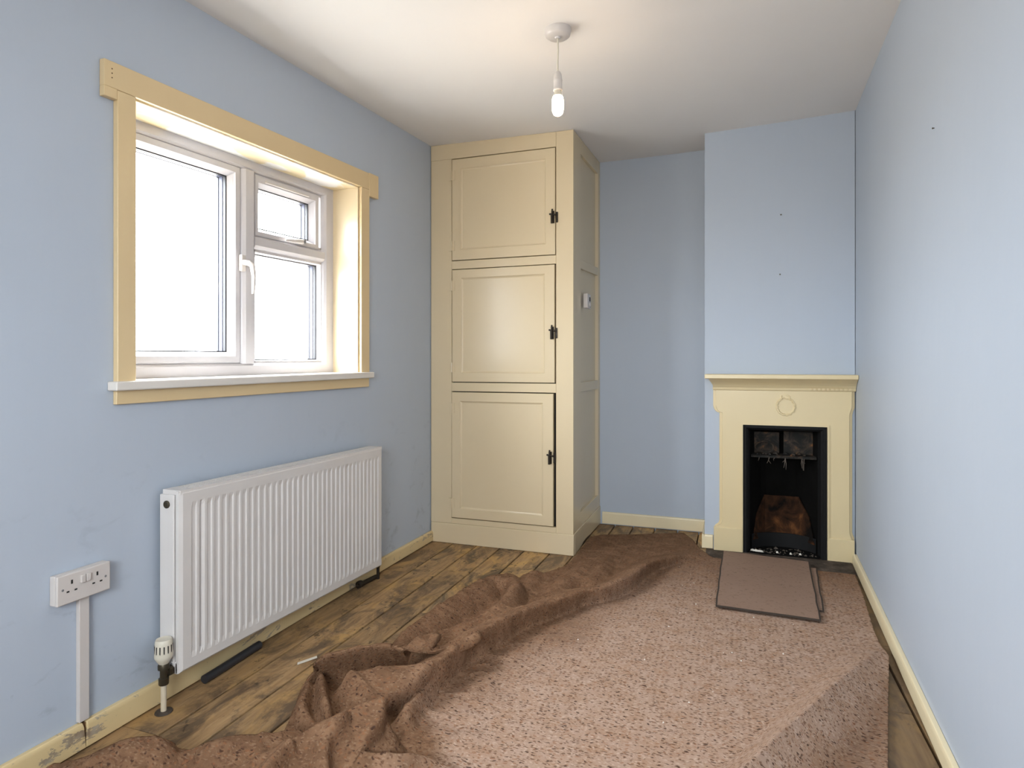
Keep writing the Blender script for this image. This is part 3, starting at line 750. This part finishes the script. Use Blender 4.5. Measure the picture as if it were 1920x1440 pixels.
# pipes lying on the floor below the radiator
o = MB().tube([(.050, 1.655, .0160), (.048, 1.74, .0160), (.044, 1.83, .0160), (.040, 1.93, .0160)], .0150, 12).build('pipe', 'black_pipe', smooth=True, loc=(.05, 1.655, 0))
tag(o, 'black plastic pipe lying along the skirting under the radiator', 'pipe')
o = MB().tube([(.038, 2.60, .0125), (.040, 2.65, .0125), (.044, 2.70, .0125), (.050, 2.742, .0135)], .0115, 12)
o.lathe([(.012, 0), (.017, .002), (.017, .022), (.012, .024)], (.038, 2.605, .0173), 12, 'y')
o = o.build('pipe', 'latch', smooth=True, loc=(.035, 2.62, 0))
tag(o, 'short dark pipe with an end fitting below the lockshield valve', 'pipe')

# ---------------------------------------------------------------- double socket and trunking
so = thing('wall_socket', (0, 1.25, .478), 'white double switched power socket on the blue wall', 'socket')
B(.0005, .021, 1.176, 1.328, .437, .518).build('back_box', 'plastic', so, bevel=.003)
sf = B(.0215, .032, 1.1755, 1.3285, .4365, .5185).build('faceplate', 'plastic', so, bevel=.003)
def zs(y): return 0
for cy_, sgn in ((1.2155, 1), (1.2885, 1)):
    B(.031, .0324, cy_-.0026, cy_+.0026, .4890, .5000).build('socket_hole', 'dark', sf)
    for dy in (-.011, .011):
        B(.031, .0324, cy_+dy-.0038, cy_+dy+.0038, .4680, .4722).build('socket_hole', 'dark', sf)
for dy in (1.2445, 1.2595):
    B(.0315, .0385, dy-.0062, dy+.0062, .484, .505).build('rocker_switch', 'plastic', sf, bevel=.0012)
for yy in (1.1905, 1.3135):
    MB().lathe([(.0034, 0), (.0034, .0006)], (.0318, yy, .4785), 12, 'x').build('screw', 'grey_btn', sf)
tk = thing('cable_trunking', (0, 1.262, .09), 'narrow white vertical cable trunking below the power socket', 'trunking')
B(.0005, .012, 1.249, 1.276, .082, .4365).build('channel', 'plastic', tk, bevel=.001)
B(.0123, .016, 1.248, 1.277, .082, .4365).build('lid', 'plastic', tk, bevel=.0015)

# ---------------------------------------------------------------- ceiling lamp
LX, LY = 1.127, 2.293; LZ = zc(LX, LY)
cl = thing('pendant_lamp', (LX, LY, LZ), 'bare lit bulb hanging from a white ceiling rose', 'lamp')
MB().lathe([(.050, .006), (.051, -.004), (.050, -.010), (.047, -.024), (.040, -.030), (.012, -.031), (.010, -.036), (.006, -.037)], (LX, LY, LZ), 36).build('ceiling_rose', 'plastic', cl, smooth=True)
MB().tube([(LX, LY, LZ-.034), (LX+.001, LY, LZ-.08), (LX-.001, LY, LZ-.13), (LX, LY, LZ-.170)], .0035, 8).build('cord', 'plastic_old', cl, smooth=True)
hz = LZ-.160
MB().lathe([(.005, 0), (.010, -.004), (.0145, -.014), (.0160, -.026), (.0165, -.034)], (LX, LY, hz), 24).build('lamp_holder_cap', 'plastic', cl, smooth=True)
MB().lathe([(.0172, -.0345), (.0175, -.037), (.0165, -.039), (.0165, -.066), (.0178, -.068), (.0178, -.073), (.0165, -.075)], (LX, LY, hz), 24).build('lamp_holder', 'plastic', cl, smooth=True)
MB().lathe([(.0135, -.074), (.0140, -.088), (.0175, -.092), (.0175, -.095)], (LX, LY, hz), 20).build('bulb_base', 'plastic_old', cl, smooth=True)
MB().lathe([(.012, -.095), (.0195, -.099), (.0215, -.106), (.0220, -.118), (.0220, -.142), (.0205, -.155), (.0165, -.164), (.009, -.169), (.002, -.1705)], (LX, LY, hz), 24).build('bulb', 'bulb', cl, smooth=True)

# ---------------------------------------------------------------- small things
for (x, z, lab) in ((2.019, 1.944, 'upper of two small wall screws on the chimney breast'), (2.014, 1.604, 'lower of two small wall screws on the chimney breast')):
    o = MB().lathe([(.002, .001), (.002, -.006), (.0042, -.008), (.0035, -.010)], (x, YCH, z), 10, 'y').build('screw', 'bronze', smooth=True, loc=(x, YCH, z))
    tag(o, lab, 'screw', 'small screws left in the blue walls')
y = 2.152; x = xr(y)
o = MB().lathe([(.0015, .001), (.0015, -.003), (.0028, -.004), (.002, -.006)], (x, y, 1.795), 10, 'x').build('screw', 'bronze', smooth=True, loc=(x, y, 1.795))
tag(o, 'single small screw in the plain blue wall', 'screw', 'small screws left in the blue walls')
o = MB().add([(.252, 1.886, .0018), (.262, 1.872, .0012), (.300, 1.936, .004), (.287, 1.952, .0025), (.252, 1.886, .0012), (.262, 1.872, .0006), (.300, 1.936, .0034), (.287, 1.952, .0019)],
             [(0,1,2,3),(7,6,5,4),(0,4,5,1),(1,5,6,2),(2,6,7,3),(3,7,4,0)]).build('paper_scrap', 'paper', loc=(.275, 1.91, 0))
tag(o, 'small torn strip of white paper on the floorboards', 'paper')

# ---------------------------------------------------------------- carpet
BOUND = [(1.596,3.735),(1.532,3.965),(1.465,4.117),(1.268,4.022),(0.987,3.884),(0.928,3.809),(0.926,3.599),(0.929,3.425),(0.919,3.232),(0.825,3.034),(0.714,2.939),(0.626,2.814),(0.597,2.61),(0.558,2.34),(0.562,2.137),(0.551,2.06),(0.50,1.985),(0.425,1.865),(0.378,1.805),(0.382,1.75),(0.46,1.605),(0.494,1.537),(0.522,1.464),(0.54,1.37),(0.474,1.335),(0.4,1.30),(0.357,1.292),(0.312,1.262),(0.241,1.226),(0.159,1.180),(0.062,1.150),(.045,1.0),(.06,.7),(.3,.35),(1.0,.2),(2.1,.3),(2.13,1.2),(2.15,1.922),(2.242,2.357),(2.292,2.611),(2.296,2.847),(2.335,3.3),(2.352,3.595),(2.21,3.60),(1.72,3.640),(1.655,3.65)]
RID = {   # crest lines of the folds: (x, y, height); then widths on the two sides and sideways lean
'A': ([(1.59,3.719,0.008),(1.453,3.476,0.040),(1.351,3.218,0.07),(1.294,2.974,0.08),(1.219,2.827,0.075),(1.127,2.739,0.07),(1.055,2.593,0.075),(0.979,2.454,0.08),(0.901,2.224,0.092),(0.86,2.062,0.098),(0.844,1.895,0.10),(0.825,1.797,0.095),(0.795,1.712,0.085),(0.753,1.649,0.06)], .075, .095, .062),
'B': ([(0.707,2.92,0.03),(0.642,2.774,0.055),(0.613,2.573,0.06),(0.575,2.331,0.055),(0.569,2.137,0.05),(0.575,2.053,0.045)], .10, .05, -.01),
'C': ([(0.674,2.784,0.05),(0.777,2.775,0.065),(0.821,2.681,0.065),(0.829,2.53,0.06),(0.8,2.396,0.05),(0.753,2.31,0.04),(0.7,2.222,0.02)], .06, .06, 0),
'D': ([(1.042,3.308,0.02),(1.024,3.075,0.035),(0.986,2.901,0.035),(1.0,2.753,0.03)], .08, .08, 0),
'D2': ([(0.801,3.018,0.02),(0.815,2.847,0.02),(0.808,2.785,0.02)], .06, .06, 0),
'D3': ([(1.088,3.372,0.02),(1.122,3.125,0.03),(1.084,2.989,0.03)], .07, .07, 0),
'E': ([(0.427,1.703,0.05),(0.445,1.729,0.09),(0.497,1.774,0.11),(0.571,1.852,0.105),(0.65,1.914,0.09),(0.75,1.903,0.085),(0.803,1.96,0.075),(0.841,2.058,0.06)], .085, .055, -.085),
'F': ([(0.594,1.7,0.085),(0.636,1.751,0.09),(0.7,1.811,0.085),(0.763,1.86,0.06)], .03, .13, .015),
'F2': ([(0.591,1.713,0.08),(0.67,1.668,0.085),(0.746,1.621,0.08)], .05, .09, 0),
'G': ([(0.47,1.724,0.06),(0.55,1.626,0.075),(0.631,1.538,0.08),(0.657,1.509,0.055)], .030, .028, 0),
'G2': ([(0.454,1.68,0.045),(0.512,1.584,0.045),(0.563,1.536,0.04),(0.608,1.513,0.03)], .03, .03, 0),
'H': ([(0.56,1.235,0.06),(0.605,1.285,0.08),(0.645,1.332,0.095),(0.700,1.382,0.12),(0.752,1.437,0.14),(0.790,1.484,0.145),(0.815,1.525,0.13)], .055, .20, -.03),
'H2': ([(0.815,1.530,0.125),(0.845,1.480,0.12),(0.846,1.446,0.105),(0.835,1.416,0.085),(0.842,1.395,0.075),(0.875,1.402,0.07),(0.930,1.430,0.062),(0.985,1.462,0.05),(1.055,1.495,0.015)], .035, .05, .025),
'H3': ([(0.752,1.425,0.125),(0.745,1.385,0.115),(0.760,1.345,0.10),(0.79,1.31,.085),(0.85,1.27,.06)], .045, .05, .02),
'H4': ([(0.66,1.33,0.105),(0.66,1.27,0.10),(0.69,1.20,.085),(0.74,1.12,.06)], .05, .06, .015),
'I': ([(0.815,1.817,0.04),(0.827,1.727,0.045),(0.839,1.648,0.04),(0.84,1.599,0.01)], .035, .05, 0),
'J': ([(0.087,1.142,0.03),(0.169,1.167,0.06),(0.251,1.208,0.095),(0.321,1.244,0.09),(0.358,1.287,0.05)], .05, .12, -.02),
'J2': ([(0.386,1.261,0.04),(0.412,1.288,0.06),(0.482,1.318,0.08),(0.564,1.366,0.075),(0.617,1.42,0.06)], .05, .12, -.015),
'K': ([(2.31,2.70,0.004),(2.213,2.501,0.045),(2.088,2.232,0.078),(1.986,2.021,0.098),(1.884,1.817,0.105),(1.799,1.659,0.105),(1.726,1.528,0.095),(1.6,1.3,.07),(1.5,1.1,.02)], .12, .10, .02),
}
def polydist(P, line):
    """distance, side sign, interpolated height, unit normal to the left of travel"""
    best = np.full(len(P), 1e9); sgn = np.ones(len(P)); hh = np.zeros(len(P)); over = np.zeros(len(P)); nn = np.zeros((len(P), 2))
    for (x0, y0, h0), (x1, y1, h1) in zip(line[:-1], line[1:]):
        a = np.array([x0, y0]); d = np.array([x1-x0, y1-y0]); L = (d**2).sum()
        tt = np.clip(((P-a)@d)/L, 0, 1); q = a+tt[:, None]*d; r = P-q; ds = np.hypot(r[:, 0], r[:, 1])
        nl = np.array([-d[1], d[0]])/math.sqrt(L)
        k = ds < best
        over[k] = np.abs((r@d)/math.sqrt(L))[k]; best[k] = ds[k]; sgn[k] = np.sign(r[k]@nl + 1e-12); hh[k] = (h0+(h1-h0)*tt)[k]; nn[k] = nl
    return best, sgn, hh, nn, over
def smooth_line(pts, n=4):          # Catmull-Rom through the traced crest points
    p = np.array(pts); p = np.vstack([2*p[0]-p[1], p, 2*p[-1]-p[-2]]); out = []
    for i in range(1, len(p)-2):
        for k in range(n):
            u = k/n
            out.append(.5*((2*p[i])+(-p[i-1]+p[i+1])*u+(2*p[i-1]-5*p[i]+4*p[i+1]-p[i+2])*u*u+(-p[i-1]+3*p[i]-3*p[i+1]+p[i+2])*u**3))
    out.append(p[-2]); return [tuple(q) for q in out]
def signed(P, poly):
    poly = np.array(poly); n = len(poly); inside = np.zeros(len(P), bool); best = np.full(len(P), 1e9); near = P.copy()
    for i in range(n):
        a, b = poly[i], poly[(i+1) % n]; d = b-a
        c = ((a[1] > P[:, 1]) != (b[1] > P[:, 1])) & (P[:, 0] < (b[0]-a[0])*(P[:, 1]-a[1])/(b[1]-a[1]+1e-12)+a[0]); inside ^= c
        tt = np.clip(((P-a)@d)/(d@d), 0, 1); q = a+tt[:, None]*d; ds = np.hypot(*(P-q).T); k = ds < best
        best[k] = ds[k]; near[k] = q[k]
    return np.where(inside, best, -best), near
def vnoise(P, s, seed):             # cheap smooth noise
    r = np.random.default_rng(seed); v = np.zeros(len(P))
    for k in range(6):
        a = r.uniform(0, 2*math.pi); f = s*r.uniform(.6, 1.6); v += np.sin((P[:, 0]*math.cos(a)+P[:, 1]*math.sin(a))*f*2*math.pi + r.uniform(0, 6.3))
    return v/6
def carpet():
    cell = .0062
    gx = np.arange(.03, 2.38, cell); gy = np.arange(.19, 4.14, cell); nx, ny = len(gx), len(gy)
    X, Y = np.meshgrid(gx, gy); P = np.stack([X.ravel(), Y.ravel()], 1)
    sd, near = signed(P, BOUND)
    snap = np.abs(sd) < .72*cell; P[snap] = near[snap]; ok = (sd > 0) | snap
    H = np.zeros(len(P)); S = np.zeros((len(P), 2)); Q = P + .010*np.stack([vnoise(P, 3.2, 1), vnoise(P, 3.2, 2)], 1)
    for name, (line, wl_, wr_, lean) in RID.items():
        ln = np.array(smooth_line(line)); tg = np.gradient(ln[:, :2], axis=0); tg /= np.hypot(*tg.T)[:, None]
        ln[:, :2] -= (lean*np.clip(ln[:, 2]/.06, 0, 1))[:, None]*np.column_stack([-tg[:, 1], tg[:, 0]])          # so that the leaning crest ends up on its traced line
        d, sg, h, nn, ov = polydist(Q, ln)
        w = np.where(sg > 0, wl_, wr_); q = np.clip(np.sqrt(np.maximum(d*d-ov*ov, 0)/w**2 + (ov/np.minimum(w, .055))**2), 0, 1)
        p = (1-q)**1.15 if name in ('K', 'H', 'F2') else (1-q*q)**1.35
        H += (h*p)**4
        S += nn*(lean*np.clip(h/.06, 0, 1)*p**1.3)[:, None]
    H = H**.25
    left = np.clip((1.15-P[:, 0])/.25, 0, 1)            # the loose part never lies quite flat
    crk = np.exp(-(vnoise(P + .05*np.stack([vnoise(P, 4, 21), vnoise(P, 4, 22)], 1), 5.5, 20)/.10)**2)
    H = H + left*(.003+.004*(vnoise(P, 5, 5)+.6).clip(0) + 0.006*crk) + .0012*(vnoise(P, 4, 8)+1)
    Z = .0105+H
    P3 = np.column_stack([P[:, 0]+S[:, 0], P[:, 1]+S[:, 1], Z])
    idx = -np.ones(len(P), int); quads = []
    okg = ok.reshape(ny, nx)
    c = okg[:-1, :-1] & okg[1:, :-1] & okg[:-1, 1:] & okg[1:, 1:]
    J, I = np.nonzero(c); a = J*nx+I; Fq = np.column_stack([a, a+1, a+nx+1, a+nx])
    used = np.unique(Fq); idx[used] = np.arange(len(used)); Fq = idx[Fq]
    me = bpy.data.meshes.new('carpet'); me.from_pydata(P3[used].tolist(), [], Fq.tolist()); me.update()
    uvl = me.uv_layers.new(name='rest'); li = np.empty(len(me.loops), np.int32); me.loops.foreach_get('vertex_index', li)
    uvl.data.foreach_set('uv', P[used][li].astype(np.float32).ravel())
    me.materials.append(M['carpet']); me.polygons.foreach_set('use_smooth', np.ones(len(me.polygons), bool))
    o = bpy.data.objects.new('carpet', me); COL.objects.link(o)
    s = o.modifiers.new('smooth', 'SMOOTH'); s.factor = .5; s.iterations = 2
    s = o.modifiers.new('thickness', 'SOLIDIFY'); s.thickness = .008; s.offset = -1
    tag(o, 'brown flecked carpet pulled up and heaped in loose folds', 'carpet')
carpet()
db = MB()
for k in range(60):
    x = random.uniform(1.0, 2.2); y = random.uniform(1.9, 3.5); s = random.choice([.0015, .002, .0025, .004])
    if abs(x-1.7-(y-1.5)*.53) < .22 and y < 2.8: continue
    if 1.66 < x < 2.2 and y > 2.84: continue
    if x < 1.18+max(0, y-2.6)*.35: continue
    z = .0128; a = random.uniform(0, 3)
    db.add([(x+s*math.cos(a+q), y+s*math.sin(a+q), z) for q in (0, 2.1, 4.2)] + [(x, y, z+s*1.3)], [(0,1,3),(1,2,3),(2,0,3),(2,1,0)])
o = db.build('debris', 'paper'); tag(o, 'pale crumbs of plaster scattered over the carpet', 'debris', kind='stuff')
